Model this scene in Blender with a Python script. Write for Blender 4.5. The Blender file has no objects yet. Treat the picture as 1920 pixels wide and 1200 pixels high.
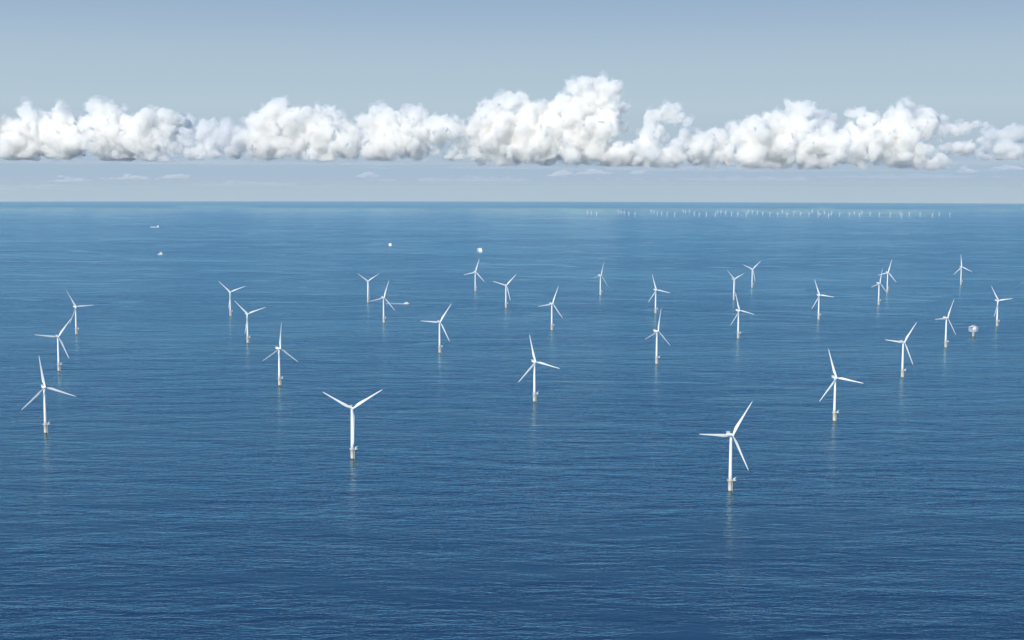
import bpy, bmesh, math, random
import numpy as np
from mathutils import Vector, Matrix, noise

random.seed(7)
RAD = math.radians
S = bpy.context.scene
COL = S.collection
EARTH = 6371000.0 * 7 / 6          # effective radius (refraction)

# ------------------------------------------------------------------ camera
CAM_H, PITCH, ROLL, FPX = 426.28, 0.0986388, 0.0019749, 2516.65
cam_data = bpy.data.cameras.new("camera")
cam = bpy.data.objects.new("camera", cam_data)
COL.objects.link(cam)
cp, sp, cr, sr = math.cos(PITCH), math.sin(PITCH), math.cos(ROLL), math.sin(ROLL)
FW = Vector((0, cp, -sp))
UP0, RT0 = Vector((0, sp, cp)), Vector((1, 0, 0))
RT = RT0 * cr + UP0 * sr
UP = UP0 * cr - RT0 * sr
m = Matrix((RT, UP, -FW)).transposed().to_4x4()
m.translation = Vector((0, 0, CAM_H))
cam.matrix_world = m
cam_data.sensor_width = 36.0
cam_data.lens = FPX / 1920 * 36.0
cam_data.clip_start = 1.0
cam_data.clip_end = 400000.0
S.camera = cam

# ------------------------------------------------------------------ sky, sun, exposure
SUN_EL, SUN_AZ = RAD(33), RAD(204)          # azimuth clockwise from +Y
w = bpy.data.worlds.new("World")
S.world = w
w.use_nodes = True
nt = w.node_tree
nt.nodes.clear()
sky = nt.nodes.new("ShaderNodeTexSky")
sky.sky_type = 'NISHITA'
sky.sun_disc = False
sky.sun_elevation = SUN_EL
sky.sun_rotation = SUN_AZ
sky.altitude = 300
sky.air_density = 1.0
sky.dust_density = 0.6
sky.ozone_density = 2.5
bg = nt.nodes.new("ShaderNodeBackground")
SKY_STRENGTH = 0.12
bg.inputs['Strength'].default_value = SKY_STRENGTH


def lin(*c):
    return tuple((v / 255 / 12.92) if v <= 10 else ((v / 255 + 0.055) / 1.055) ** 2.4 for v in c)


# the low sky is veiled by far sea haze: blend the clear-sky model into it near the horizon
wt = nt.nodes.new("ShaderNodeTexCoord")
wsx = nt.nodes.new("ShaderNodeSeparateXYZ")
nt.links.new(wt.outputs['Generated'], wsx.inputs[0])
wmr = nt.nodes.new("ShaderNodeMapRange")
wmr.inputs['From Min'].default_value = -0.02
wmr.inputs['From Max'].default_value = 0.5
nt.links.new(wsx.outputs['Z'], wmr.inputs['Value'])
wr = nt.nodes.new("ShaderNodeValToRGB")
stops = [(-0.013, (184, 195, 207)), (0.010, (166, 188, 208)), (0.035, (176, 194, 209)), (0.060, (180, 200, 213)), (0.095, (172, 194, 211)),
         (0.135, (152, 178, 205)), (0.17, (130, 164, 199)),
         (0.23, (114, 176, 219)), (0.34, (96, 170, 225)), (0.5, (84, 156, 222))]
e_ = wr.color_ramp.elements
while len(e_) < len(stops):
    e_.new(0.5)
for el, (z_, c_) in zip(e_, stops):
    el.position = (z_ + 0.02) / 0.52
    el.color = (*lin(*c_), 1)
nt.links.new(wmr.outputs[0], wr.inputs[0])
wv = nt.nodes.new("ShaderNodeVectorMath")
wv.operation = 'SCALE'
wv.inputs['Scale'].default_value = 1.0 / SKY_STRENGTH
nt.links.new(wr.outputs[0], wv.inputs[0])
wf = nt.nodes.new("ShaderNodeMapRange")
wf.interpolation_type = 'SMOOTHSTEP'
wf.inputs['From Min'].default_value = 0.45
wf.inputs['From Max'].default_value = 0.75
nt.links.new(wsx.outputs['Z'], wf.inputs['Value'])
wm = nt.nodes.new("ShaderNodeMix")
wm.data_type = 'RGBA'
wm.clamp_factor = True
nt.links.new(wf.outputs[0], wm.inputs['Factor'])
nt.links.new(wv.outputs[0], wm.inputs['A'])
nt.links.new(sky.outputs[0], wm.inputs['B'])
wo = nt.nodes.new("ShaderNodeOutputWorld")
nt.links.new(wm.outputs['Result'], bg.inputs['Color'])
nt.links.new(bg.outputs[0], wo.inputs['Surface'])

ld = bpy.data.lights.new("sun", 'SUN')
ld.energy = 4.5
ld.angle = RAD(0.5)
ld.color = (1.0, 0.94, 0.86)
sun = bpy.data.objects.new("sun", ld)
COL.objects.link(sun)
to_sun = Vector((math.sin(SUN_AZ) * math.cos(SUN_EL), math.cos(SUN_AZ) * math.cos(SUN_EL), math.sin(SUN_EL)))
sun.rotation_euler = to_sun.to_track_quat('Z', 'Y').to_euler()

S.view_settings.view_transform = 'Standard'
S.view_settings.look = 'None'
S.view_settings.exposure = 0.0
S.view_settings.gamma = 1.0
S.view_settings.use_curve_mapping = False
S.render.engine = 'CYCLES'
S.cycles.max_bounces = 40
S.cycles.volume_bounces = 36
S.cycles.diffuse_bounces = 3
S.cycles.glossy_bounces = 3
S.cycles.transparent_max_bounces = 64
S.cycles.use_denoising = True


# ------------------------------------------------------------------ helpers
def tag(o, label=None, cat=None, group=None, kind=None):
    if label: o['label'] = label
    if cat: o['category'] = cat
    if group: o['group'] = group
    if kind: o['kind'] = kind
    return o


def link(name, me, mat=None, parent=None):
    o = bpy.data.objects.new(name, me)
    COL.objects.link(o)
    if mat and not me.materials:
        me.materials.append(mat)
    if parent: o.parent = parent
    return o


def empty(name, loc, rz=0.0):
    o = bpy.data.objects.new(name, None)
    COL.objects.link(o)
    o.location = loc
    o.rotation_euler = (0, 0, rz)
    o.empty_display_size = 5
    return o


class MB:
    """collects shapes into one mesh"""
    def __init__(s):
        s.bm = bmesh.new()

    def box(s, c, d, rz=0.0, bevel=0.0, mat=None):
        M = Matrix.Translation(c) @ Matrix.Rotation(rz, 4, 'Z') @ (mat or Matrix()) @ Matrix.Diagonal((d[0], d[1], d[2], 1))
        r = bmesh.ops.create_cube(s.bm, size=1.0, matrix=M)
        if bevel:
            es = list({e for v in r['verts'] for e in v.link_edges})
            bmesh.ops.bevel(s.bm, geom=es, offset=bevel, segments=2, affect='EDGES', profile=0.6)
        return s

    def lathe(s, prof, n=28, cx=0.0, cy=0.0, cap=True):
        rings = []
        for r, z in prof:
            rings.append([s.bm.verts.new((cx + r * math.cos(2 * math.pi * k / n), cy + r * math.sin(2 * math.pi * k / n), z)) for k in range(n)])
        for a, b in zip(rings, rings[1:]):
            for k in range(n):
                f = s.bm.faces.new((a[k], a[(k + 1) % n], b[(k + 1) % n], b[k]))
                f.smooth = True
        if cap:
            s.bm.faces.new(list(reversed(rings[0])))
            s.bm.faces.new(rings[-1])
        return s

    def tube(s, pts, r, n=8):
        for a, b in zip(pts, pts[1:]):
            a, b = Vector(a), Vector(b)
            d = b - a
            L = d.length
            if L < 1e-6: continue
            M = Matrix.Translation((a + b) / 2) @ d.to_track_quat('Z', 'Y').to_matrix().to_4x4()
            bmesh.ops.create_cone(s.bm, cap_ends=True, segments=n, radius1=r, radius2=r, depth=L, matrix=M)
        return s

    def loft(s, rings, smooth=True, caps=True):
        vs = [[s.bm.verts.new(p) for p in ring] for ring in rings]
        n = len(vs[0])
        for a, b in zip(vs, vs[1:]):
            for k in range(n):
                f = s.bm.faces.new((a[k], a[(k + 1) % n], b[(k + 1) % n], b[k]))
                f.smooth = smooth
        if caps:
            s.bm.faces.new(list(reversed(vs[0])))
            s.bm.faces.new(vs[-1])
        return s

    def mesh(s, name):
        bmesh.ops.recalc_face_normals(s.bm, faces=s.bm.faces)
        me = bpy.data.meshes.new(name)
        s.bm.to_mesh(me)
        s.bm.free()
        return me


def sea_z(x, y):
    return -(x * x + y * y) / (2 * EARTH)


# ------------------------------------------------------------------ materials
def new_mat(name):
    mt = bpy.data.materials.new(name)
    mt.use_nodes = True
    n = mt.node_tree
    return mt, n, n.nodes['Principled BSDF']


def paint(name, col, rough=0.45, var=0.06, scale=0.15, spec=0.4, vstretch=0.25):
    mt, n, b = new_mat(name)
    tc = n.nodes.new('ShaderNodeTexCoord')
    mp = n.nodes.new('ShaderNodeMapping')
    mp.inputs['Scale'].default_value = (1, 1, vstretch)
    nz = n.nodes.new('ShaderNodeTexNoise')
    nz.inputs['Scale'].default_value = scale * 6
    nz.inputs['Detail'].default_value = 5
    mr = n.nodes.new('ShaderNodeMapRange')
    mr.inputs['From Min'].default_value = 0.3
    mr.inputs['From Max'].default_value = 0.7
    mr.inputs['To Min'].default_value = 1 - var
    mr.inputs['To Max'].default_value = 1 + var * 0.4
    mx = n.nodes.new('ShaderNodeMix')
    mx.data_type = 'RGBA'
    mx.blend_type = 'MULTIPLY'
    mx.inputs['Factor'].default_value = 1.0
    mx.inputs['A'].default_value = (*col, 1)
    n.links.new(tc.outputs['Object'], mp.inputs['Vector'])
    n.links.new(mp.outputs[0], nz.inputs['Vector'])
    n.links.new(nz.outputs['Fac'], mr.inputs['Value'])
    n.links.new(mr.outputs[0], mx.inputs['B'])
    n.links.new(mx.outputs['Result'], b.inputs['Base Color'])
    b.inputs['Roughness'].default_value = rough
    b.inputs['Specular IOR Level'].default_value = spec
    return mt


WHITE = paint('white_paint', (0.80, 0.80, 0.79), 0.4, 0.04)
BLADE = paint('blade_paint', (0.82, 0.82, 0.81), 0.35, 0.03)
GREY = paint('light_grey_paint', (0.55, 0.56, 0.57), 0.5, 0.1)
MIDGREY = paint('mid_grey_steel', (0.28, 0.29, 0.30), 0.5, 0.15)
SHADEGREY = paint('shade_grey_steel', (0.13, 0.135, 0.14), 0.5, 0.15)  # steel darkened in colour to stand for shadow between the substation decks
DARK = paint('dark_openings', (0.035, 0.04, 0.045), 0.4, 0.1)
CREAM = paint('cream_steel', (0.80, 0.70, 0.56), 0.5, 0.1)
ORANGE = paint('orange_hull', (0.78, 0.45, 0.32), 0.4, 0.1)
NAVY = paint('navy_hull', (0.05, 0.07, 0.12), 0.4, 0.1)


def pile_material():
    """pale coated steel with a growth-stained splash zone above the waterline"""
    mt = paint('pale_pile_coating', (0.84, 0.74, 0.61), 0.5, 0.08)
    n = mt.node_tree
    b = n.nodes['Principled BSDF']
    src = b.inputs['Base Color'].links[0].from_socket
    tc = n.nodes.new('ShaderNodeTexCoord')
    sep = n.nodes.new('ShaderNodeSeparateXYZ')
    nz = n.nodes.new('ShaderNodeTexNoise')
    nz.inputs['Scale'].default_value = 1.2
    ad = n.nodes.new('ShaderNodeMath')
    ad.operation = 'MULTIPLY_ADD'
    ad.inputs[1].default_value = 1.6
    mr = n.nodes.new('ShaderNodeMapRange')
    mr.inputs['From Min'].default_value = 1.9
    mr.inputs['From Max'].default_value = 2.6
    mx = n.nodes.new('ShaderNodeMix')
    mx.data_type = 'RGBA'
    mx.inputs['A'].default_value = (0.20, 0.15, 0.09, 1)
    n.links.new(tc.outputs['Object'], sep.inputs[0])
    n.links.new(tc.outputs['Object'], nz.inputs['Vector'])
    n.links.new(nz.outputs['Fac'], ad.inputs[0])
    n.links.new(sep.outputs['Z'], ad.inputs[2])
    n.links.new(ad.outputs[0], mr.inputs['Value'])
    n.links.new(mr.outputs[0], mx.inputs['Factor'])
    n.links.new(src, mx.inputs['B'])
    n.links.new(mx.outputs['Result'], b.inputs['Base Color'])
    return mt


PILE = pile_material()


def sea_material():
    mt, n, b = new_mat('sea_water')
    L = n.links
    tc = n.nodes.new('ShaderNodeTexCoord')

    def noise_tex(scale, stretch, detail=3.0, rough=0.55, dist=0.0, rot=0.0):
        mp = n.nodes.new('ShaderNodeMapping')
        mp.inputs['Scale'].default_value = (scale * stretch, scale, scale)
        mp.inputs['Rotation'].default_value = (0, 0, rot)
        nz = n.nodes.new('ShaderNodeTexNoise')
        nz.noise_dimensions = '2D'
        nz.inputs['Scale'].default_value = 1.0
        nz.inputs['Detail'].default_value = detail
        nz.inputs['Roughness'].default_value = rough
        nz.inputs['Distortion'].default_value = dist
        L.new(tc.outputs['Object'], mp.inputs['Vector'])
        L.new(mp.outputs[0], nz.inputs['Vector'])
        return nz.outputs['Fac']

    def maprange(src, a, b_, c, d):
        mr = n.nodes.new('ShaderNodeMapRange')
        mr.inputs['From Min'].default_value = a
        mr.inputs['From Max'].default_value = b_
        mr.inputs['To Min'].default_value = c
        mr.inputs['To Max'].default_value = d
        L.new(src, mr.inputs['Value'])
        return mr.outputs[0]

    def math_(op, a, b_):
        q = n.nodes.new('ShaderNodeMath')
        q.operation = op
        for i, v in enumerate((a, b_)):
            if hasattr(v, 'links'): L.new(v, q.inputs[i])
            else: q.inputs[i].default_value = v
        return q.outputs[0]

    # gusts and smoother lanes: large slow patches that change how rough the water is
    gust = noise_tex(1 / 900, 0.35, 5.0, 0.6, 0.6, RAD(8))
    lane = noise_tex(1 / 210, 0.30, 4.0, 0.62, 2.2, RAD(-10))
    g1 = maprange(gust, 0.32, 0.68, 0.78, 1.2)
    g2 = maprange(lane, 0.52, 0.67, 1.0, 0.34)
    calm = math_('MULTIPLY', g1, g2)
    # long-crested wind waves: crests run across the view, so slopes are steep in one direction only
    h1 = noise_tex(1 / 36, 0.32, 2.0, 0.5, 0.3, RAD(6))
    h2 = noise_tex(1 / 11, 0.29, 4.0, 0.6, 0.4, RAD(-5))
    h3 = noise_tex(1 / 3.4, 0.5, 2.0, 0.5, 0.2, RAD(3))
    h0 = noise_tex(1 / 95, 0.4, 2.0, 0.5, 0.4, RAD(-14))
    hs = math_('ADD', math_('ADD', math_('MULTIPLY', h0, 4.5), math_('MULTIPLY', h1, 2.8)), math_('ADD', math_('MULTIPLY', h2, 2.1), math_('MULTIPLY', h3, 0.7)))
    bp = n.nodes.new('ShaderNodeBump')
    L.new(math_('DIVIDE', calm, 1.25), bp.inputs['Strength'])
    bp.inputs['Distance'].default_value = 1.25
    L.new(hs, bp.inputs['Height'])
    n.nodes.remove(b)
    df = n.nodes.new('ShaderNodeSubsurfaceScattering')   # light that comes back from below the surface
    df.falloff = 'BURLEY'
    df.inputs['Scale'].default_value = 1.0
    df.inputs['Radius'].default_value = (12, 22, 30)
    df.inputs['Color'].default_value = (0.008, 0.022, 0.074, 1)
    L.new(bp.outputs[0], df.inputs['Normal'])
    gl = n.nodes.new('ShaderNodeBsdfAnisotropic')
    gl.distribution = 'BECKMANN'
    gl.inputs['Color'].default_value = (0.52, 0.92, 1, 1)
    gl.inputs['Anisotropy'].default_value = 0.68
    L.new(maprange(calm, 0.4, 1.4, 0.18, 0.29), gl.inputs['Roughness'])
    L.new(bp.outputs[0], gl.inputs['Normal'])
    tv = n.nodes.new('ShaderNodeCombineXYZ')
    tv.inputs[0].default_value = 1.0
    L.new(tv.outputs[0], gl.inputs['Tangent'])
    # smoother facets between the steep ones carry the long reflections of the towers
    bp2 = n.nodes.new('ShaderNodeBump')
    bp2.inputs['Distance'].default_value = 1.25
    L.new(math_('MULTIPLY', calm, 0.20), bp2.inputs['Strength'])
    L.new(hs, bp2.inputs['Height'])
    g2_ = n.nodes.new('ShaderNodeBsdfAnisotropic')
    g2_.distribution = 'BECKMANN'
    g2_.inputs['Color'].default_value = (0.86, 0.95, 0.98, 1)
    g2_.inputs['Anisotropy'].default_value = 0.6
    g2_.inputs['Roughness'].default_value = 0.20
    L.new(bp2.outputs[0], g2_.inputs['Normal'])
    L.new(tv.outputs[0], g2_.inputs['Tangent'])
    mg = n.nodes.new('ShaderNodeMixShader')
    mg.inputs[0].default_value = 0.32
    L.new(gl.outputs[0], mg.inputs[1])
    L.new(g2_.outputs[0], mg.inputs[2])
    fr = n.nodes.new('ShaderNodeFresnel')
    fr.inputs['IOR'].default_value = 1.333
    L.new(bp.outputs[0], fr.inputs['Normal'])
    ms = n.nodes.new('ShaderNodeMixShader')
    L.new(math_('MULTIPLY', fr.outputs[0], 1.0), ms.inputs[0])
    L.new(df.outputs[0], ms.inputs[1])
    L.new(mg.outputs[0], ms.inputs[2])
    L.new(ms.outputs[0], n.nodes['Material Output'].inputs['Surface'])
    return mt


# ------------------------------------------------------------------ sea (curved like the real one)
def build_sea():
    radii = [0.0] + list(np.geomspace(200, 96000, 150))
    n = 360
    verts, faces = [(0, 0, 0)], []
    for r in radii[1:]:
        for k in range(n):
            a = 2 * math.pi * k / n
            verts.append((r * math.sin(a), r * math.cos(a), -r * r / (2 * EARTH)))
    for k in range(n):
        faces.append((0, 1 + (k + 1) % n, 1 + k))
    for i in range(len(radii) - 2):
        o = 1 + i * n
        for k in range(n):
            faces.append((o + k, o + (k + 1) % n, o + n + (k + 1) % n, o + n + k))
    me = bpy.data.meshes.new('sea')
    me.from_pydata(verts, [], faces)
    me.polygons.foreach_set('use_smooth', [True] * len(me.polygons))
    me.update()
    o = link('sea', me, sea_material())
    tag(o, 'deep blue rippled open sea reaching to the horizon', 'sea', kind='structure')


build_sea()


# ------------------------------------------------------------------ clouds
def ray(px, py):
    return (FW * FPX + RT * (px - 960) + UP * (600 - py)).normalized()


def cloud_material(name, dens, col=(1, 1, 1)):
    mt = bpy.data.materials.new(name)
    mt.use_nodes = True
    n = mt.node_tree
    n.nodes.clear()
    v = n.nodes.new('ShaderNodeVolumePrincipled')
    v.inputs['Color'].default_value = (*col, 1)
    v.inputs['Density'].default_value = dens
    v.inputs['Anisotropy'].default_value = 0.0
    out = n.nodes.new('ShaderNodeOutputMaterial')
    n.links.new(v.outputs[0], out.inputs['Volume'])
    return mt


CLOUD = cloud_material('cloud_vapour', 0.0075, (0.992, 0.985, 0.974))
WISP = cloud_material('wispy_cloud_vapour', 0.0026, (0.992, 0.985, 0.974))
FAINT = cloud_material('faint_cloud_vapour', 0.0010)
THINNER = cloud_material('added_veil_vapour', 0.0013)  # for the added streaks that lighten the cloud bases
THIN = cloud_material('thin_cloud_vapour', 0.0030)


def ico(sub):
    b = bmesh.new()
    bmesh.ops.create_icosphere(b, subdivisions=sub, radius=1.0)
    v = np.array([q.co[:] for q in b.verts])
    f = np.array([[q.index for q in p.verts] for p in b.faces])
    b.free()
    return v, f


ICO = {1: ico(1), 2: ico(2)}


def grow(P, Rr, org, voxel):
    """fuse spheres into one closed skin"""
    Vs, Fs, nb = [], [], 0
    for sub, sel in ((2, Rr > 4 * voxel), (1, Rr <= 4 * voxel)):
        iv, if_ = ICO[sub]
        p_, r_ = P[sel], Rr[sel]
        Vs.append((p_[:, None, :] - org + iv[None] * r_[:, None, None]).reshape(-1, 3))
        Fs.append((if_[None] + (np.arange(len(p_)) * len(iv))[:, None, None]).reshape(-1, 3) + nb)
        nb += len(Vs[-1])
    V, F = np.concatenate(Vs), np.concatenate(Fs)
    me = bpy.data.meshes.new('puffs')
    me.vertices.add(len(V)); me.vertices.foreach_set('co', V.ravel())
    me.loops.add(F.size); me.loops.foreach_set('vertex_index', F.ravel())
    me.polygons.add(len(F)); me.polygons.foreach_set('loop_start', np.arange(len(F)) * 3)
    me.update(calc_edges=True)
    tmp = link('cloud_tmp', me)
    mod = tmp.modifiers.new('r', 'REMESH'); mod.mode = 'VOXEL'; mod.voxel_size = voxel
    dg = bpy.context.evaluated_depsgraph_get()
    m2 = bpy.data.meshes.new_from_object(tmp.evaluated_get(dg))
    bpy.data.objects.remove(tmp)
    bpy.data.meshes.remove(me)
    return m2


def cloud(name, label, lumps, base_py, dist=35000.0, mat=None, voxel=30.0, depth=1.0, rough=1.0, flat=0.10, seed=0, fill=True, wisps=True, stretch=1.0):
    """traced heads plus a filled body, each grown with two generations of smaller puffs, fused, roughened, cut flat at the base"""
    rng = np.random.default_rng(seed + 11)
    k = dist / FPX
    P, Rr = [], []
    lum = [(px, py, r, 0) for px, py, r in lumps] + [(px, py, r * 0.85, 1) for px, py, r in lumps]
    if fill:
        A_ = np.array(lumps, float)
        for _ in range(int(len(lumps) * 2.2)):
            px, py, r = A_[rng.integers(len(A_))]
            qx = px + rng.normal() * r * 0.5
            qy = rng.uniform(py, max(py + 4, base_py - 4))
            lum.append((qx, qy, r * rng.uniform(0.5, 0.8), 2))
    for (px, py, r, j) in lum:
        d = ray(px, py)
        off = ((-0.3, 0.9, 0.0)[j] + rng.uniform(-0.5, 0.5) * (1, 1, 1.6)[j]) * r * k * depth
        c = np.array(Vector((0, 0, CAM_H)) + d * (dist / d.y + off))
        R0 = r * k
        P.append(c); Rr.append(R0 * 0.76)
        for _ in range(26 if j != 1 else 8):
            v = rng.normal(size=3); v /= np.linalg.norm(v)
            if v[2] < -0.5: v[2] *= -1
            r1 = R0 * rng.uniform(0.16, 0.42)
            c1 = c + v * (R0 * 1.0 - r1 * rng.uniform(0.35, 0.9))
            P.append(c1); Rr.append(r1)
            if j != 1:
                for _ in range(9):
                    u = rng.normal(size=3) + v * 0.8; u /= np.linalg.norm(u)
                    r2 = r1 * rng.uniform(0.25, 0.5)
                    if r2 < voxel * 0.9: continue
                    P.append(c1 + u * (r1 - r2 * 0.35)); Rr.append(r2)
    P, Rr = np.array(P), np.array(Rr)
    org = P.mean(0)
    m2 = grow(P, Rr, org, voxel)
    n = len(m2.vertices)
    co = np.empty(n * 3); m2.vertices.foreach_get('co', co); co = co.reshape(-1, 3)
    no = np.empty(n * 3); m2.vertices.foreach_get('normal', no); no = no.reshape(-1, 3)
    A = np.empty(n)
    tb, fr = noise.turbulence, noise.fractal
    for i in range(n):
        p = Vector(co[i] + org)
        A[i] = -22 + 120 * (0.42 - tb(p / 330.0, 5, False)) + 42 * fr(p / 75.0, 0.7, 2.1, 2)
    def nv(c, k_):
        q = Vector(c + org) / k_
        return (noise.noise(q), noise.noise(q + Vector((31.7, 5.3, 11.9))), noise.noise(q + Vector((-7.1, 47.2, 23.4))))
    warp = np.array([nv(c, 700.0) for c in co]) * 200 + np.array([nv(c, 260.0) for c in co]) * 90
    co = co + no * (A * rough)[:, None] + warp * (1.0 if fill else 0.0)
    zb = (Vector((0, 0, CAM_H)) + ray(960, base_py) * dist).z - org[2]
    wob = np.array([75 * noise.fractal(Vector(((c[0] + org[0]) / 700.0, (c[1] + org[1]) / 700.0, 0.3)), 0.8, 2.0, 3) for c in co])
    lo = co[:, 2] < zb + wob
    co[lo, 2] = (zb + wob[lo]) + flat * (co[lo, 2] - zb - wob[lo])
    co[:, 0] *= stretch
    m2.vertices.foreach_set('co', co.ravel())
    m2.polygons.foreach_set('use_smooth', np.ones(len(m2.polygons), bool))
    m2.update()
    m2.name = name
    o = link('cloud', m2, mat or CLOUD)
    o.location = org
    tag(o, label, 'cloud', 'cumulus clouds in a bank above the horizon')
    if wisps:
        # thin torn vapour round the dense heap
        B = np.array([10 + 190 * fr(Vector(c + org) / 190.0, 0.75, 2.1, 4) for c in co])
        wc = co + no * np.clip(B, 8, 190)[:, None]
        lo = wc[:, 2] < zb - 20
        wc[lo, 2] = zb - 20 + 0.4 * (wc[lo, 2] - zb + 20)
        wq = m2.copy()
        wq.materials.clear()
        wq.vertices.foreach_set('co', wc.ravel())
        wq.update()
        wq.name = 'wisps'
        link('wisps', wq, WISP, o)
    return o


def scrap(label, px, py, w_, h_, seed, stretch=2.2, n_=26, dist=60000, mat=None, flat=0.2):
    rng = np.random.default_rng(seed)
    l = [(px + q, py + h_ * 0.3, 3.0) for q in np.arange(-0.42 * w_ / stretch, 0.42 * w_ / stretch, 1.6)]   # an unbroken spine
    for _ in range(n_):
        u = rng.normal() * 0.42
        l.append((px + u * w_ / stretch, py + h_ * 0.35 - abs(rng.normal()) * h_ * 0.55 * max(0.15, 1 - abs(u) * 1.1), rng.uniform(1.6, 3.4)))
    cloud('cloud', label, l, py + h_ * 0.5, dist, mat or THIN, 32.5 * dist / 60000, 3.0, 0.22, flat, seed, fill=False, wisps=False, stretch=stretch)


cloud('cloud', 'low broad white cloud at the left edge of the bank',
      [(-20, 240, 30), (8, 232, 16), (30, 250, 30), (60, 222, 17), (85, 228, 20), (118, 222, 18), (135, 230, 16), (110, 255, 30), (60, 265, 32),
       (20, 275, 28), (90, 285, 18), (40, 288, 15), (140, 262, 28), (-45, 265, 30), (-60, 250, 30)], 299, 35000, seed=1)
cloud('cloud', 'white cloud with a bright knob on its left shoulder and grey flank trailing right',
      [(180, 205, 13), (200, 208, 14), (222, 220, 17), (190, 232, 24), (245, 232, 18), (270, 237, 19), (310, 217, 12), (330, 222, 13), (345, 226, 9),
       (290, 235, 18), (215, 262, 32), (255, 262, 28), (180, 268, 28), (165, 245, 18), (290, 258, 20), (240, 288, 14), (200, 292, 12), (270, 285, 14),
       (315, 240, 15)], 300, 34500, seed=2)
cloud('cloud', 'faint grey veil of cloud in the gap between two white heaps',
      [(350, 240, 14), (400, 240, 12), (430, 240, 13), (380, 250, 16), (420, 260, 18), (455, 255, 18), (345, 262, 18), (390, 275, 16)], 296, 42000, THIN, 40, 1.5, seed=3)
cloud('cloud', 'faint lavender veil of cloud in the gap left of the ragged pointed cloud',
      [(1542, 212, 8), (1548, 232, 11), (1560, 222, 8), (1552, 250, 12), (1565, 240, 9)], 300, 42000, THIN, 40, 1.5, seed=13)
cloud('cloud', 'faint lavender veil of cloud behind the right edge tufts',
      [(1860, 250, 12), (1900, 244, 13), (1850, 270, 12), (1928, 258, 15), (1880, 284, 11), (1820, 282, 10), (1945, 280, 14)], 300, 42000, THIN, 40, 1.5, seed=14)
cloud('cloud', 'small bright white cloud low in the gap below the grey veil',
      [(375, 280, 11), (395, 274, 10), (360, 288, 8), (350, 291, 6), (410, 279, 7)], 297, 33500, seed=4)
cloud('cloud', 'long white cloud with four rounded heads left of centre',
      [(513, 212, 19), (495, 225, 20), (540, 225, 18), (570, 230, 17), (478, 240, 18), (460, 262, 18), (440, 280, 11), (500, 258, 32), (545, 260, 30),
       (600, 222, 17), (625, 219, 17), (590, 240, 22), (640, 238, 16), (600, 262, 28), (555, 285, 18), (490, 285, 16), (650, 265, 28), (690, 228, 17),
       (715, 215, 17), (728, 224, 14), (705, 245, 22), (700, 272, 25), (760, 215, 16), (780, 220, 17), (770, 242, 22), (805, 235, 16), (830, 238, 16),
       (855, 245, 15), (820, 260, 20), (862, 270, 14), (745, 265, 24), (785, 275, 22), (850, 290, 15), (860, 298, 9), (650, 288, 14), (720, 290, 14),
       (590, 288, 14)], 300, 35000, seed=5)
cloud('cloud', 'biggest white cloud, its cauliflower tower the highest of the bank',
      [(1075, 163, 15), (1095, 162, 18), (1120, 162, 20), (1140, 168, 18), (1152, 165, 9), (1140, 190, 22), (1105, 192, 22), (1155, 200, 13),
       (1165, 213, 11), (1130, 218, 22), (1055, 198, 15), (1080, 215, 26), (1040, 212, 14), (1015, 212, 14), (995, 212, 14), (975, 215, 18),
       (948, 198, 17), (925, 208, 17), (905, 218, 18), (895, 240, 18), (940, 235, 28), (985, 245, 28), (1035, 245, 30), (1085, 255, 32), (1125, 250, 24),
       (890, 268, 14), (920, 270, 26), (970, 280, 24), (1020, 283, 24), (1070, 288, 22), (1115, 285, 22), (900, 292, 12), (1150, 290, 20),
       (940, 297, 10), (1000, 300, 10), (1170, 292, 18), (1200, 297, 17), (1185, 306, 9)], 309, 35200, seed=6)
cloud('cloud', 'slender white cloud leaning right beside the tall tower',
      [(1205, 268, 15), (1220, 252, 17), (1225, 235, 16), (1240, 225, 14), (1255, 215, 12), (1268, 207, 8), (1270, 222, 10), (1285, 226, 6),
       (1293, 224, 4), (1240, 255, 14), (1225, 275, 16), (1200, 280, 12), (1230, 294, 17), (1255, 296, 16), (1220, 308, 8)], 312, 34600, seed=7)
cloud('cloud', 'long white cloud climbing from low left knobs to a high right head',
      [(1298, 253, 14), (1328, 258, 13), (1310, 272, 22), (1345, 270, 18), (1357, 250, 9), (1375, 232, 10), (1395, 234, 12), (1415, 232, 14),
       (1385, 255, 20), (1440, 228, 15), (1462, 225, 15), (1485, 205, 14), (1505, 202, 15), (1516, 207, 11), (1495, 225, 18), (1430, 255, 26),
       (1475, 252, 26), (1515, 235, 12), (1520, 265, 20), (1360, 290, 22), (1310, 295, 18), (1410, 290, 24), (1460, 288, 24), (1510, 288, 20),
       (1545, 275, 18), (1340, 305, 10), (1400, 308, 9), (1470, 308, 9), (1540, 300, 12), (1550, 255, 14), (1275, 298, 16)], 314, 35000, seed=8)
cloud('cloud', 'ragged white cloud with a pointed peak in the right of the bank',
      [(1605, 212, 9), (1615, 212, 9), (1632, 218, 7), (1620, 228, 10), (1711, 202, 14), (1700, 212, 15), (1725, 215, 14), (1675, 220, 14),
       (1690, 230, 18), (1745, 215, 11), (1762, 218, 9), (1773, 218, 6), (1720, 235, 20), (1745, 238, 17), (1655, 232, 14), (1600, 252, 15),
       (1580, 258, 14), (1560, 265, 15), (1630, 245, 16), (1650, 258, 24), (1690, 260, 24), (1610, 275, 20), (1570, 288, 18), (1640, 285, 20),
       (1680, 288, 18), (1715, 275, 18), (1720, 298, 10), (1600, 300, 12), (1560, 305, 10), (1650, 302, 10), (1730, 285, 12)], 315, 34500, seed=9)
cloud('cloud', 'small flat white cloud streaming right from the pointed peak',
      [(1760, 243, 8), (1780, 239, 9), (1800, 234, 10), (1820, 232, 9), (1835, 233, 5), (1790, 245, 7), (1847, 235, 4)], 252, 36000, seed=10)
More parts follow.
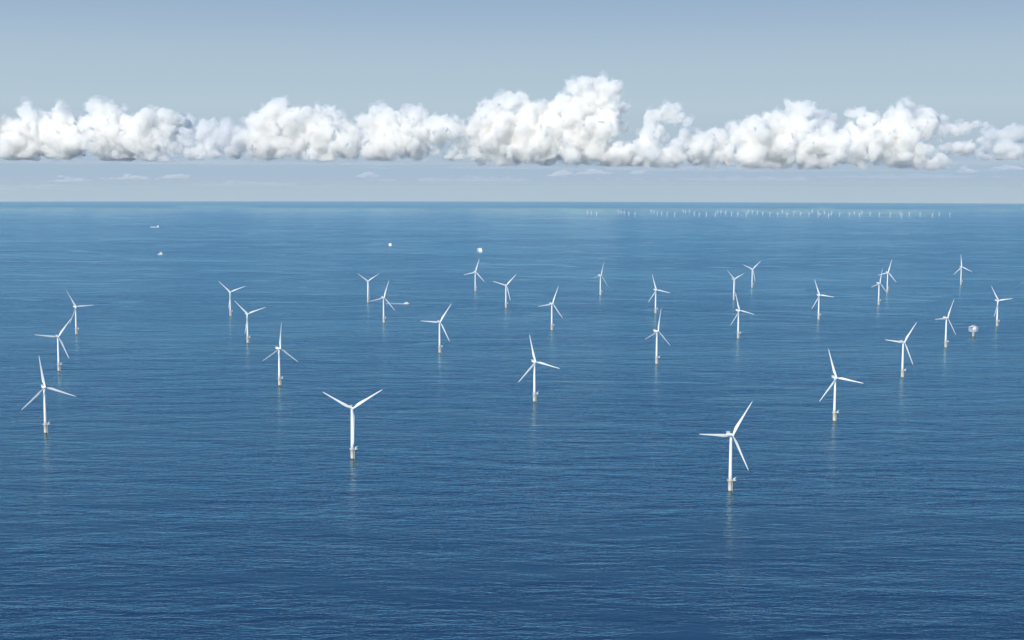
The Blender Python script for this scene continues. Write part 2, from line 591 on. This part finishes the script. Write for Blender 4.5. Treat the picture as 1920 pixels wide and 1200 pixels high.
cloud('cloud', 'small white tuft under the flat cloud right of the pointed peak',
      [(1795, 275, 11), (1810, 275, 10), (1830, 263, 7), (1842, 257, 4), (1780, 280, 7), (1768, 282, 5)], 290, 36000, seed=11)
cloud('cloud', 'white cloud standing on a thin white strip at the right edge',
      [(1890, 258, 8), (1895, 272, 11), (1885, 280, 8), (1905, 280, 8), (1860, 292, 5), (1880, 292, 6), (1910, 291, 7), (1830, 291, 4), (1845, 292, 4),
       (1935, 285, 11)], 297, 36000, seed=12)
for i, a_ in enumerate([
        ('tiny pale cloud scrap under the centre of the tall cloud', 1056, 325, 30, 12),
        ('second tiny pale cloud scrap, right of the one under the tall cloud', 1115, 323, 46, 9),
        ('tiny pale cloud scrap under the slender leaning cloud', 1198, 323, 24, 9),
        ('tiny pale cloud scrap low at the left, below the left edge cloud', 130, 335, 46, 16),
        ('faint wide cloud scrap below the cloud with the knob', 245, 332, 56, 14),
        ('faint cloud scrap low under the grey veil', 330, 331, 40, 10),
        ('tiny pale cloud scrap under the four headed cloud', 687, 329, 30, 8),
        ('tiny pale cloud scrap low at the right edge', 1895, 314, 44, 12),
        ('tiny pale cloud scrap below the white tuft at the right', 1812, 319, 22, 14)]):
    scrap(*a_, seed=40 + i)
for i, a_ in enumerate([
        ('long faint grey cloud streak under the left edge of the bank', 190, 303, 520, 11),
        ('long faint grey cloud streak under the four headed cloud', 640, 305, 560, 11),
        ('long faint grey cloud streak under the tall cloud', 1080, 313, 480, 10),
        ('long faint grey cloud streak under the right part of the bank', 1500, 317, 640, 11),
        ('faint grey cloud streak low at the right edge, under the standing cloud', 1850, 304, 240, 12)]):
    scrap(*a_, seed=60 + i, stretch=9.0, n_=64, dist=32000, mat=THINNER, flat=0.5)  # veils added in front of the cloud bases, standing in for airlight
for i, a_ in enumerate([
        ('faint distant cloud shred low at the left, nearest the horizon there', 70, 352, 150, 9),
        ('faint distant cloud shred left of centre, low above the horizon', 470, 345, 200, 9),
        ('faint distant cloud shred at the centre, low above the horizon', 880, 336, 220, 10),
        ('faint distant cloud shred right of centre, low above the horizon', 1400, 334, 260, 10),
        ('faint distant cloud shred low above the horizon at the right', 1720, 330, 220, 10)]):
    scrap(*a_, seed=80 + i, stretch=4.0, n_=44, dist=58000, mat=FAINT, flat=0.7)


# ------------------------------------------------------------------ wind turbines
HUB_H, BLADE_L, TILT, OVER = 80.7, 56.2, RAD(5), 4.6


def blade_mesh(L, name='blade', seg=14, wide=1.0):
    k = L / 56.2
    st = [(0.0, 2.3, 1.0, 0), (0.03, 2.3, 1.0, 20), (0.07, 2.45, 0.85, 20), (0.12, 3.0, 0.6, 19), (0.17, 3.65, 0.42, 17), (0.22, 4.0, 0.33, 14),
          (0.28, 3.85, 0.28, 11), (0.36, 3.4, 0.25, 8.5), (0.46, 2.85, 0.22, 6), (0.56, 2.4, 0.2, 4), (0.66, 2.05, 0.19, 2.5), (0.76, 1.7, 0.18, 1.2),
          (0.86, 1.38, 0.17, 0.3), (0.93, 1.12, 0.16, 0), (0.975, 0.8, 0.16, 0), (0.995, 0.4, 0.18, 0), (1.0, 0.12, 0.3, 0)]
    rings = []
    for f, c, th, tw in st:
        c *= k * wide * (1.12 if f > 0.1 else 1.0)
        blend = min(1, max(0, (f - 0.03) / 0.15))
        ring = []
        for j in range(seg):
            a = 2 * math.pi * j / seg
            ux = math.cos(a)
            # leading edge +x, trailing -x ; circle at root, airfoil outboard with quarter-chord axis
            xx = ux * 0.5 - 0.2 * blend
            tt = math.sin(a) * 0.5 * th
            tt *= (1 - blend) + blend * (0.55 + 0.45 * ux)
            x, y = xx * c, tt * c
            t = RAD(tw)
            ring.append((x * math.cos(t) - y * math.sin(t), -x * math.sin(t) + y * math.cos(t) - 2.0 * k * f * f, f * L))
        rings.append(ring)
    return MB().loft(rings).mesh(name)


def turbine_meshes():
    M = {}
    M['pile'] = MB().lathe([(2.6, -12), (2.6, 3.2), (2.85, 3.6), (2.85, 15.4), (3.2, 15.5), (3.2, 15.9)], 32).mesh('transition_piece')
    # boat landing: two fender tubes, rungs and a ladder on the right of the pile
    b = MB()
    for a in (-0.25, 0.25):
        for (r, t) in ((3.55, 0.17),):
            x, y = r * math.cos(a - 0.15), r * math.sin(a - 0.15)
            b.tube([(x, y, -4), (x, y, 13.5)], t)
            for z in (1.5, 6.5, 12.5):
                b.tube([(x, y, z), (2.9 * math.cos(a - 0.15), 2.9 * math.sin(a - 0.15), z)], 0.16)
    for z in np.arange(1, 15, 0.8):
        b.tube([(3.6, -0.9, z), (3.7, -0.2, z)], 0.05, 6)
    M['landing'] = b.mesh('boat_landing')
    # platform: ring deck with an apron to the right
    p = MB()
    p.lathe([(3.0, 15.9), (4.5, 15.9), (4.5, 16.25), (2.2, 16.25)], 32, cap=False)
    p.box((5.6, -0.3, 16.07), (4.6, 5.6, 0.3))
    for a in range(0, 360, 45):
        c, s_ = math.cos(RAD(a)), math.sin(RAD(a))
        p.tube([(3.0 * c, 3.0 * s_, 14.2), (4.3 * c, 4.3 * s_, 15.85)], 0.12, 6)
    M['platform'] = p.mesh('platform')
    r = MB()
    ring = [(4.4 * math.cos(RAD(a)), 4.4 * math.sin(RAD(a))) for a in range(38, 329, 10)]
    apron = [(7.8, -3.0), (7.8, 2.4)]
    path = [apron[1]] + ring + [apron[0], apron[1]]
    for z in (16.8, 17.4):
        r.tube([(x, y, z) for x, y in path], 0.05, 5)
    for x, y in ring[::3] + apron + [(7.8, -0.3)]:
        r.tube([(x, y, 16.2), (x, y, 17.4)], 0.05, 5)
    M['railing'] = r.mesh('railing')
    c = MB()
    c.lathe([(0.55, 16.25), (0.55, 18.4), (0.75, 18.5), (0.75, 19.1)], 14, 5.9, -1.6)
    c.box((6.9, -1.6, 19.9), (3.0, 0.55, 0.6), mat=Matrix.Rotation(RAD(-30), 4, 'Y'))
    c.box((5.4, -1.6, 19.0), (1.2, 1.0, 1.0), bevel=0.1)
    c.tube([(8.1, -1.6, 20.6), (8.1, -1.6, 18.7)], 0.05, 5)
    M['crane'] = c.mesh('crane')
    M['cabinet'] = MB().box((5.4, 1.2, 17.2), (2.2, 1.6, 1.9), bevel=0.08).mesh('cabinet')
    tw = []
    for i in range(9):
        f = i / 8
        tw.append((2.45 - 0.68 * f, 16.27 + (HUB_H - 2.2 - 16.27) * f))
    M['tower'] = MB().lathe(tw + [(1.75, HUB_H - 2.15), (1.75, HUB_H - 1.9)], 32).mesh('tower')
    M['door'] = MB().box((0.9, -2.14, 17.6), (0.95, 0.16, 2.2), rz=RAD(22), bevel=0.05).mesh('door')
    n = MB()
    sec = lambda y, hw, zt, zb: [(-hw, y, zb + 0.6), (-hw + 0.6, y, zb), (hw - 0.6, y, zb), (hw, y, zb + 0.6), (hw, y, zt - 0.7), (hw - 0.7, y, zt), (-hw + 0.7, y, zt), (-hw, y, zt - 0.7)]
    n.loft([sec(-2.6, 1.55, 1.6, -1.6), sec(-1.4, 1.85, 1.95, -1.85), sec(4.5, 1.95, 2.1, -1.9), sec(8.6, 1.9, 2.05, -1.6), sec(9.6, 1.6, 1.9, -1.0)], smooth=False)
    M['nacelle'] = n.mesh('nacelle')
    h = MB()
    h.box((0, 7.6, 2.35), (4.4, 4.2, 0.16))
    for x in (-2.15, 2.15):
        h.box((x, 7.6, 2.95), (0.09, 4.2, 1.25))
    h.box((0, 9.66, 2.95), (4.4, 0.09, 1.25))
    h.box((0, 5.54, 2.95), (4.4, 0.09, 1.25))
    M['hoist'] = h.mesh('helihoist_deck')
    cl = MB()
    cl.box((0, 4.9, 3.1), (3.6, 0.5, 1.9), bevel=0.06)
    cl.tube([(1.3, 5.0, 4.0), (1.3, 5.0, 5.4)], 0.07, 6)
    cl.tube([(-1.3, 5.0, 4.0), (-1.3, 5.0, 5.2)], 0.07, 6)
    M['cooler'] = cl.mesh('cooler')
    hb = MB()
    hb.lathe([(0.05, 2.35), (0.6, 2.25), (1.15, 1.85), (1.6, 1.1), (1.75, 0.2), (1.72, -1.1), (1.5, -1.7), (1.5, -2.1)], 24)
    me = hb.mesh('hub')
    me.transform(Matrix.Rotation(RAD(90), 4, 'X'))   # +z -> -y (upwind)
    M['hub'] = me
    M['blade'] = blade_mesh(BLADE_L)
    return M


TM = turbine_meshes()
TMAT = dict(pile=PILE, landing=CREAM, platform=CREAM, railing=CREAM, crane=WHITE, cabinet=GREY, tower=WHITE, door=MIDGREY, nacelle=WHITE,
            hoist=GREY, cooler=GREY, hub=WHITE, blade=BLADE)
for k_, me_ in TM.items():
    me_.materials.append(TMAT[k_])


def child(name, me, parent, mat=Matrix()):
    o = bpy.data.objects.new(name, me)
    COL.objects.link(o)
    o.parent = parent
    o.matrix_local = mat
    return o


def turbine(x, y, yaw, phase, label):
    t = empty('wind_turbine', (x, y, sea_z(x, y)))
    tag(t, label, 'wind turbine', 'wind turbines standing in the near rows')
    pile = child('transition_piece', TM['pile'], t)
    child('boat_landing', TM['landing'], pile)
    pl = child('platform', TM['platform'], t)
    child('railing', TM['railing'], pl)
    child('crane', TM['crane'], pl)
    child('cabinet', TM['cabinet'], pl)
    tw = child('tower', TM['tower'], t)
    child('door', TM['door'], tw)
    Y = Matrix.Translation((0, 0, HUB_H)) @ Matrix.Rotation(RAD(yaw), 4, 'Z')
    na = child('nacelle', TM['nacelle'], t, Y)
    child('helihoist_deck', TM['hoist'], na)
    child('cooler', TM['cooler'], na)
    Rm = Y @ Matrix.Rotation(-TILT, 4, 'X') @ Matrix.Translation((0, -OVER, 0))
    child('hub', TM['hub'], t, Rm)
    for j in range(3):
        child('blade', TM['blade'], t, Rm @ Matrix.Rotation(RAD(phase + 120 * j), 4, 'Y'))
    return t


NEAR = [
    (308, 1861, 23.9, 36.0, 'nearest wind turbine, lowest on the right, one blade level to the left'),
    (-251, 2082, 24.1, 61.4, 'large near turbine, two blades raised in a wide Y, third hanging down its tower'),
    (-809, 2299, 39.8, 112.0, 'frontmost turbine of the left edge row, one blade pointing up and slightly left'),
    (-1051, 3087, 38.4, 38.5, 'middle turbine of the left edge row, one blade level to the left'),
    (-1263, 3868, 49.5, 89.5, 'rearmost turbine of the left edge row, one blade level to the right'),
    (-933, 4427, 37.0, 72.6, 'rearmost turbine of second row from left, two raised blades in a Y'),
    (-725, 3658, 38.8, 74.5, 'middle turbine of second row from left, thin blade tip showing beside its tower'),
    (-501, 2866, 48.8, 7.0, 'front turbine of second row from left, one blade straight up, two spread downward'),
    (-535, 4963, 41.0, 62.5, 'far turbine with blades in a Y, left behind the one before the wake'),
    (-405, 4214, 37.1, 20.5, 'turbine standing in front of the white boat wake'),
    (-187, 3445, 27.1, 35.7, 'turbine right of the boat wake and nearer, one long blade level left'),
    (-152, 5523, 24.5, 18.8, 'small far turbine directly below the larger white ferry'),
    (-22, 4758, 27.8, 47.2, 'far turbine just right of the one below the ferry, blades in open V'),
    (119, 4001, 34.0, 24.2, 'mid distance turbine right of centre line, behind the large near central one'),
    (45, 2653, 27.0, 107.5, 'near turbine at the centre, blades up, right and down left'),
    (351, 5325, 48.7, 22.6, 'lone small far turbine right of centre with a narrow sideways rotor'),
    (489, 4557, 29.4, 102.8, 'rear turbine of two in line right of centre, blade tilted up left'),
    (351, 3233, 44.6, 13.9, 'front turbine of two in line right of centre, blade almost straight up'),
    (1030, 5750, 28.4, 51.9, 'farthest turbine in the knot of three right of centre, blades in open V'),
    (847, 5114, 39.2, 69.6, 'thin bladed turbine at the left in the knot of three right of centre'),
    (642, 3789, 34.0, 104.4, 'front turbine of the knot of three right of centre'),
    (997, 4347, 23.6, 98.7, 'turbine standing alone between the knot of three and the overlapping pair'),
    (592, 2435, 18.1, 102.7, 'second nearest turbine on the right, blade pointing up left, another reaching right'),
    (1554, 5546, 21.0, 19.2, 'rear turbine of the overlapping pair at the right'),
    (1345, 4909, 36.8, 16.6, 'front turbine of the overlapping pair at the right'),
    (883, 3010, 23.3, 38.4, 'right side turbine, one blade level left and one high up right'),
    (1994, 5953, 18.0, 114.5, 'most distant turbine at the upper right, one blade straight up'),
    (1506, 4148, 26.1, 85.8, 'rightmost turbine, just right of the substation, one blade level right'),
    (1165, 3583, 34.2, 29.1, 'turbine just left of the boxy substation'),
]
for a in NEAR:
    turbine(*a)

# ------------------------------------------------------------------ far wind farm on the horizon
FH, FL = 59.0, 40.0
FAR_M = {
    'pile': MB().lathe([(2.2, -10), (2.2, 11), (3.4, 11), (3.4, 11.5), (2.0, 11.6)], 14).mesh('far_pile'),
    'tower': MB().lathe([(3.0, 11.6), (2.3, FH - 1.6)], 14).mesh('far_tower'),
    'nacelle': MB().box((0, 2.5, 0.2), (3.4, 9.5, 3.6), bevel=0.4).mesh('far_nacelle'),
    'blade': blade_mesh(FL, 'far_blade', 8, 1.6)}
for k_, mt_ in (('pile', PILE), ('tower', WHITE), ('nacelle', WHITE), ('blade', BLADE)):
    FAR_M[k_].materials.append(mt_)
FAR = [(1236, 22152, 115), (1271, 21658, 30), (1320, 21074, 60), (1839, 23304, 20), (1818, 22482, 100), (1829, 21971, 15), (1850, 21367, 25),
       (1898, 20802, 0), (2442, 23673, 60), (2415, 22961, 35), (2375, 22039, 50), (2375, 21431, 20), (2401, 20861, 80), (2491, 20651, 85),
       (3036, 23905, 15), (3003, 23320, 100), (3032, 23045, 0), (2888, 21377, 60), (2891, 20809, 95), (3001, 20822, 55), (3092, 20507, 5),
       (3569, 23400, 25), (3562, 22982, 110), (3535, 22318, 25), (3496, 21454, 70), (3520, 20998, 0), (3613, 20788, 85), (4137, 23627, 20),
       (4137, 23202, 100), (4125, 22660, 60), (4075, 21891, 60), (4030, 21064, 60), (4135, 20965, 15), (4819, 24025, 112), (4238, 20758, 5),
       (4675, 22350, 75), (4653, 21729, 90), (4662, 21148, 70), (5338, 23959, 20), (5277, 23236, 60), (4681, 20600, 80), (5231, 22560, 15),
       (4698, 19981, 105), (5199, 21927, 95), (5160, 21216, 70), (5290, 21121, 60), (5785, 22775, 20), (5335, 20687, 20), (5850, 22524, 30),
       (5787, 21771, 30), (5777, 21189, 90), (5860, 20868, 85), (6331, 21973, 60), (5855, 20234, 95), (6271, 21260, 60), (6450, 21286, 35),
       (6401, 20516, 50), (6842, 21574, 35), (6903, 21240, 80)]
TENS = ['', '', 'twenty', 'thirty', 'forty', 'fifty']
ONES = ['', 'first', 'second', 'third', 'fourth', 'fifth', 'sixth', 'seventh', 'eighth', 'ninth', 'tenth', 'eleventh', 'twelfth', 'thirteenth',
        'fourteenth', 'fifteenth', 'sixteenth', 'seventeenth', 'eighteenth', 'nineteenth']


def ordinal(i):
    if i < 20: return ONES[i]
    t, o = divmod(i, 10)
    return TENS[t][:-1] + 'ieth' if o == 0 else TENS[t] + '-' + ONES[o]


for i, (x, y, ph) in enumerate(FAR):
    t = empty('wind_turbine', (x, y, sea_z(x, y)))
    tag(t, 'tiny hazy wind turbine, %s from the left in the farm under the horizon' % ordinal(i + 1), 'wind turbine',
        'tiny wind turbines of the far farm under the horizon')
    child('transition_piece', FAR_M['pile'], t)
    child('tower', FAR_M['tower'], t)
    Y = Matrix.Translation((0, 0, FH)) @ Matrix.Rotation(RAD(30), 4, 'Z')
    child('nacelle', FAR_M['nacelle'], t, Y)
    Rm = Y @ Matrix.Rotation(-TILT, 4, 'X') @ Matrix.Translation((0, -3.5, 0))
    for j in range(3):
        child('blade', FAR_M['blade'], t, Rm @ Matrix.Rotation(RAD(ph + 120 * j), 4, 'Y'))


# ------------------------------------------------------------------ substations
def substation(x, y, rz, k, label):
    t = empty('offshore_substation', (x, y, sea_z(x, y)), rz)
    tag(t, label, 'substation')
    link('column', MB().lathe([(3.7, -12), (3.7, 15.5), (4.4, 16.2), (4.4, 17.0)], 28).mesh('column'), PILE, t)
    d = MB()
    d.box((0, 0, 17.3), (21, 19, 0.7))
    d.box((0, 0, 21.3), (22, 20, 0.6))
    d.box((0, 0, 26.0), (22, 20, 0.6))
    d.box((-4.0, 0, 30.6), (14, 20, 0.6))
    link('decks', d.mesh('decks'), WHITE, t)
    p = MB()
    for px in (-10.2, -3.4, 3.4, 10.2):
        for py in (-9.2, 0, 9.2):
            if abs(px) < 5 and py == 0: continue
            p.tube([(px, py, 17.5), (px, py, 30.4 if px < 5 else 26)], 0.32, 8)
    for s_ in (-1, 1):
        p.tube([(-9, s_ * 8, 17.2), (0, s_ * 2, 12.5)], 0.4, 8)
        p.tube([(9, s_ * 8, 17.2), (0, s_ * 2, 12.5)], 0.4, 8)
    link('posts', p.mesh('posts'), WHITE, t)
    b = MB()
    b.box((5.5, 0, 24), (10.6, 18.6, 4.4), bevel=0.15)
    b.box((6.0, 0, 29.0), (8.6, 16.0, 5.0), bevel=0.15)
    hs = link('module', b.mesh('module'), WHITE, t)
    v = MB()
    for py in (-6, -1.5, 4):
        v.box((10.35, py, 29.2), (0.2, 1.9, 2.0))
        v.box((10.85, py + 1.2, 23.8), (0.2, 2.2, 2.2))
    for px in (3.5, 8.2):
        v.box((px, -8.05, 29.2), (1.8, 0.2, 2.0))
        v.box((px - 1, -9.35, 23.8), (2.0, 0.2, 2.2))
    link('louvre', v.mesh('louvre'), DARK, hs)
    e = MB()
    e.box((-5.5, 3.5, 23.6), (7, 8, 3.6), bevel=0.15)
    e.box((-5.5, -4.5, 23.2), (6, 5.5, 2.8), bevel=0.15)
    e.box((-4.5, 1.5, 28.1), (9, 10, 3.2), bevel=0.15)
    e.box((-6, -6, 27.6), (4, 4, 2.4), bevel=0.15)
    link('equipment', e.mesh('equipment'), SHADEGREY, t)  # shade of the deck gaps is put into this colour
    r = MB()
    for z, hx, hy, cx in ((17.65, 10.4, 9.4, 0), (21.6, 10.9, 9.9, 0), (26.3, 10.9, 9.9, 0), (30.9, 6.9, 9.9, -4)):
        for dz in (0.55, 1.1):
            r.tube([(cx - hx, -hy, z + dz), (cx + hx, -hy, z + dz), (cx + hx, hy, z + dz), (cx - hx, hy, z + dz), (cx - hx, -hy, z + dz)], 0.07, 5)
    link('railing', r.mesh('railing'), WHITE, t)
    c = MB()
    c.lathe([(0.8, 30.9), (0.8, 34)], 12, -8, 7)
    c.box((-3.5, 7, 34.4), (11, 0.7, 0.8), mat=Matrix.Rotation(RAD(-6), 4, 'Y'))
    link('crane', c.mesh('crane'), WHITE, t)
    t.scale = (k, k, k)
    return t


substation(1333, 3856, RAD(-42), 0.94, 'white boxy substation on one thick column between two turbines at the right')
substation(5108, 22338, RAD(-30), 1.1, 'speck of a white platform among the tiny turbines of the horizon farm')


# ------------------------------------------------------------------ vessels
def hull_mesh(name, L, B, Hs, Hb, bow=0.25, draft=1.5):
    """bow towards +x, waterline z = 0"""
    rings = []
    for f in (0.0, 0.04, 0.3, 0.6, 1 - bow, 1 - bow * 0.5, 1 - bow * 0.2, 1.0):
        x = -L / 2 + f * L
        if f > 1 - bow:
            q = (f - (1 - bow)) / bow
            wd = B / 2 * (1 - q ** 1.7) + 0.05
        else:
            q = 0
            wd = B / 2 * (0.92 if f < 0.02 else 1)
        top = Hs + (Hb - Hs) * max(0, (f - 0.55) / 0.45) ** 1.5
        fl = 0.75 - 0.35 * q
        xr = x - (q * draft * 0.8)
        rings.append([(x, -wd, top), (xr, -wd * fl, 0.2), (xr - q, -wd * fl * 0.6, -draft), (xr - q, wd * fl * 0.6, -draft), (xr, wd * fl, 0.2), (x, wd, top)])
    return MB().loft(rings, smooth=False).mesh(name)


def crew_boat():
    x, y = -386, 4913
    t = empty('crew_boat', (x, y, sea_z(x, y)), RAD(-6))
    t.scale = (1.2, 1.2, 1.2)
    tag(t, 'small white and orange workboat trailing a white wake', 'boat')
    link('hull', hull_mesh('hull', 18, 6.4, 1.9, 2.9), ORANGE, t)
    link('deck_rail', MB().box((-1, 0, 2.05), (15.5, 6.2, 0.16)).box((-1, -3.05, 2.5), (15, 0.12, 0.9)).box((-1, 3.05, 2.5), (15, 0.12, 0.9)).mesh('deck_rail'), WHITE, t)
    c = link('wheelhouse', MB().box((-1.2, 0, 3.6), (8.5, 5.2, 3.0), bevel=0.3).box((-0.8, 0, 5.7), (4.2, 3.8, 1.6), bevel=0.25).mesh('wheelhouse'), WHITE, t)
    v = MB()
    v.box((-1.2, 0, 4.0), (8.56, 5.26, 0.7)).box((-0.8, 0, 5.9), (4.26, 3.86, 0.6))
    link('window', v.mesh('window'), DARK, c)
    link('mast', MB().tube([(-1.5, 0, 6.4), (-1.5, 0, 9.4)], 0.14).tube([(-1.5, -1.1, 8.2), (-1.5, 1.1, 8.2)], 0.1).mesh('mast'), WHITE, t)
    # wake
    mt, n, b = new_mat('foam')
    b.inputs['Roughness'].default_value = 0.9
    tc = n.nodes.new('ShaderNodeTexCoord')
    nz = n.nodes.new('ShaderNodeTexNoise')
    nz.inputs['Scale'].default_value = 0.35
    nz.inputs['Detail'].default_value = 5
    rp = n.nodes.new('ShaderNodeValToRGB')
    rp.color_ramp.elements[0].position = 0.3
    rp.color_ramp.elements[0].color = (0.5, 0.6, 0.65, 1)
    rp.color_ramp.elements[1].position = 0.5
    rp.color_ramp.elements[1].color = (0.78, 0.82, 0.83, 1)
    n.links.new(tc.outputs['Object'], nz.inputs['Vector'])
    n.links.new(nz.outputs['Fac'], rp.inputs[0])
    n.links.new(rp.outputs[0], b.inputs['Base Color'])
    m_ = MB()
    pts = []
    N = 40
    for i in range(N + 1):
        f = i / N
        xx = -6 - f * 74
        wd = (2.6 + 1.2 * math.sin(f * 9) + 0.8 * noise.noise(Vector((f * 9, 0.2, 0)))) * 1.5 * (1 - 0.7 * f) + 0.8
        yy = -1.2 * math.sin(f * 6.0) + 5.5 * f
        pts.append((xx, yy, wd))
    rings = [[(a, b_ - wd, 0.05), (a, b_ - wd * 0.5, 0.7), (a, b_ + wd * 0.5, 0.7), (a, b_ + wd, 0.05)] for a, b_, wd in pts]
    o = link('wake', m_.loft(rings).mesh('wake'), mt)
    o.location = (x, y, sea_z(x, y) + 0.15)
    o.rotation_euler = (0, 0, RAD(-6))
    tag(o, 'thin white foam wake behind the small workboat', 'wake', kind='stuff')


crew_boat()


def cargo_ship():
    x, y = -3869, 14553
    t = empty('cargo_ship', (x, y, sea_z(x, y)), RAD(180 - 6))
    tag(t, 'long low cargo ship with a white deckhouse, farthest vessel at upper left', 'ship')
    link('hull', hull_mesh('hull', 98, 15, 5.5, 8.5, 0.16, 4), GREY, t)
    link('hatch_covers', MB().box((10, 0, 6.6), (56, 12, 2.0)).mesh('hatch_covers'), WHITE, t)
    d = MB()
    d.box((-38, 0, 10), (14, 13.5, 9), bevel=0.3).box((-38, 0, 17), (11, 13, 6), bevel=0.3).box((-37, 0, 21.6), (8, 15, 3), bevel=0.3)
    dk = link('deckhouse', d.mesh('deckhouse'), WHITE, t)
    link('window', MB().box((-32.9, 0, 21.8), (0.3, 13, 1.1)).box((-32.4, 0, 17.6), (0.3, 11, 0.8)).mesh('window'), DARK, dk)
    link('funnel', MB().box((-44, 0, 18), (3.5, 4, 9), bevel=0.4).mesh('funnel'), NAVY, t)
    link('mast', MB().tube([(42, 0, 8), (42, 0, 17)], 0.4).tube([(-37, 0, 23), (-37, 0, 29)], 0.3).mesh('mast'), WHITE, t)


cargo_ship()


def ferry(x, y, L, B, H, rz, label):
    t = empty('ferry', (x, y, sea_z(x, y)), rz)
    tag(t, label, 'ferry')
    link('hull', hull_mesh('hull', L, B, H * 0.36, H * 0.42, 0.22, 3), WHITE, t)
    link('boot_stripe', hull_mesh('boot_stripe', L * 1.004, B * 1.012, 1.9, 2.2, 0.22, 2.9), NAVY, t)
    s = MB()
    z = H * 0.36
    for i, (fl, fb, fh, dx) in enumerate(((0.8, 0.98, 0.2, -0.05), (0.74, 0.96, 0.20, -0.05), (0.6, 0.94, 0.17, -0.03))):
        h = H * fh
        s.box((dx * L, 0, z + h / 2), (fl * L, fb * B, h), bevel=0.25)
        z += h
    su = link('superstructure', s.mesh('superstructure'), WHITE, t)
    v = MB()
    z = H * 0.36
    for i, (fl, fb, fh, dx) in enumerate(((0.8, 0.98, 0.2, -0.05), (0.74, 0.96, 0.20, -0.05), (0.6, 0.94, 0.17, -0.03))):
        h = H * fh
        v.box((dx * L, 0, z + h * 0.62), (fl * L + 0.1, fb * B + 0.1, h * 0.16))
        z += h
    link('window', v.mesh('window'), MIDGREY, su)
    link('funnel', MB().box((-L * 0.2, 0, H * 0.94), (L * 0.08, B * 0.3, H * 0.18), bevel=0.3).mesh('funnel'), WHITE, t)
    link('mast', MB().tube([(L * 0.15, 0, H * 0.86), (L * 0.15, 0, H * 1.08)], 0.25).mesh('mast'), WHITE, t)


ferry(-897, 9868, 60, 20.5, 21, RAD(97), 'small white square ship seen end on, left of the larger ferry')
ferry(-218, 8974, 90, 24, 27, RAD(100), 'larger white ferry seen end on above the centre turbines')


def supply_ship():
    x, y = -2239, 8534
    t = empty('supply_ship', (x, y, sea_z(x, y)), RAD(205))
    tag(t, 'small white supply ship alone at the left, deckhouse higher than its low bow', 'ship')
    link('hull', hull_mesh('hull', 30, 9, 4.0, 6.0, 0.3, 2.5), WHITE, t)
    d = MB()
    d.box((-5, 0, 8), (15, 8.6, 8.5), bevel=0.3).box((-5, 0, 14), (11, 8, 4), bevel=0.3)
    dk = link('deckhouse', d.mesh('deckhouse'), WHITE, t)
    link('window', MB().box((-5, 0, 14.5), (11.1, 8.1, 1.0)).mesh('window'), DARK, dk)
    link('mast', MB().tube([(-6, 0, 16), (-6, 0, 23)], 0.25).mesh('mast'), WHITE, t)


supply_ship()
t_ = empty('workboat', (5164, 22105, sea_z(5164, 22105)))
tag(t_, 'tiny pale dash of a boat among the horizon farm turbines', 'boat')
link('hull', hull_mesh('hull', 22, 6, 2.4, 3.4), WHITE, t_)
link('wheelhouse', MB().box((1, 0, 4.6), (8, 5, 3.5), bevel=0.3).mesh('wheelhouse'), WHITE, t_)

# ------------------------------------------------------------------ haze
HW, ZB, ZT = 97000.0, -96000.0 ** 2 / (2 * EARTH) - 1.0, CAM_H + 60
hz = MB().box((0, 0, (ZB + ZT) / 2), (2 * HW, 2 * HW, ZT - ZB)).mesh('haze')
mt_ = bpy.data.materials.new('haze_air')
mt_.use_nodes = True
mt_.node_tree.nodes.clear()
v_ = mt_.node_tree.nodes.new('ShaderNodeVolumePrincipled')
v_.inputs['Color'].default_value = (0.82, 0.935, 0.91, 1)
v_.inputs['Density'].default_value = 0.68e-5
v_.inputs['Anisotropy'].default_value = 0.0
o_ = mt_.node_tree.nodes.new('ShaderNodeOutputMaterial')
mt_.node_tree.links.new(v_.outputs[0], o_.inputs['Volume'])
ho = link('haze', hz, mt_)
tag(ho, 'pale sea haze thickening towards the horizon', 'haze', kind='stuff')
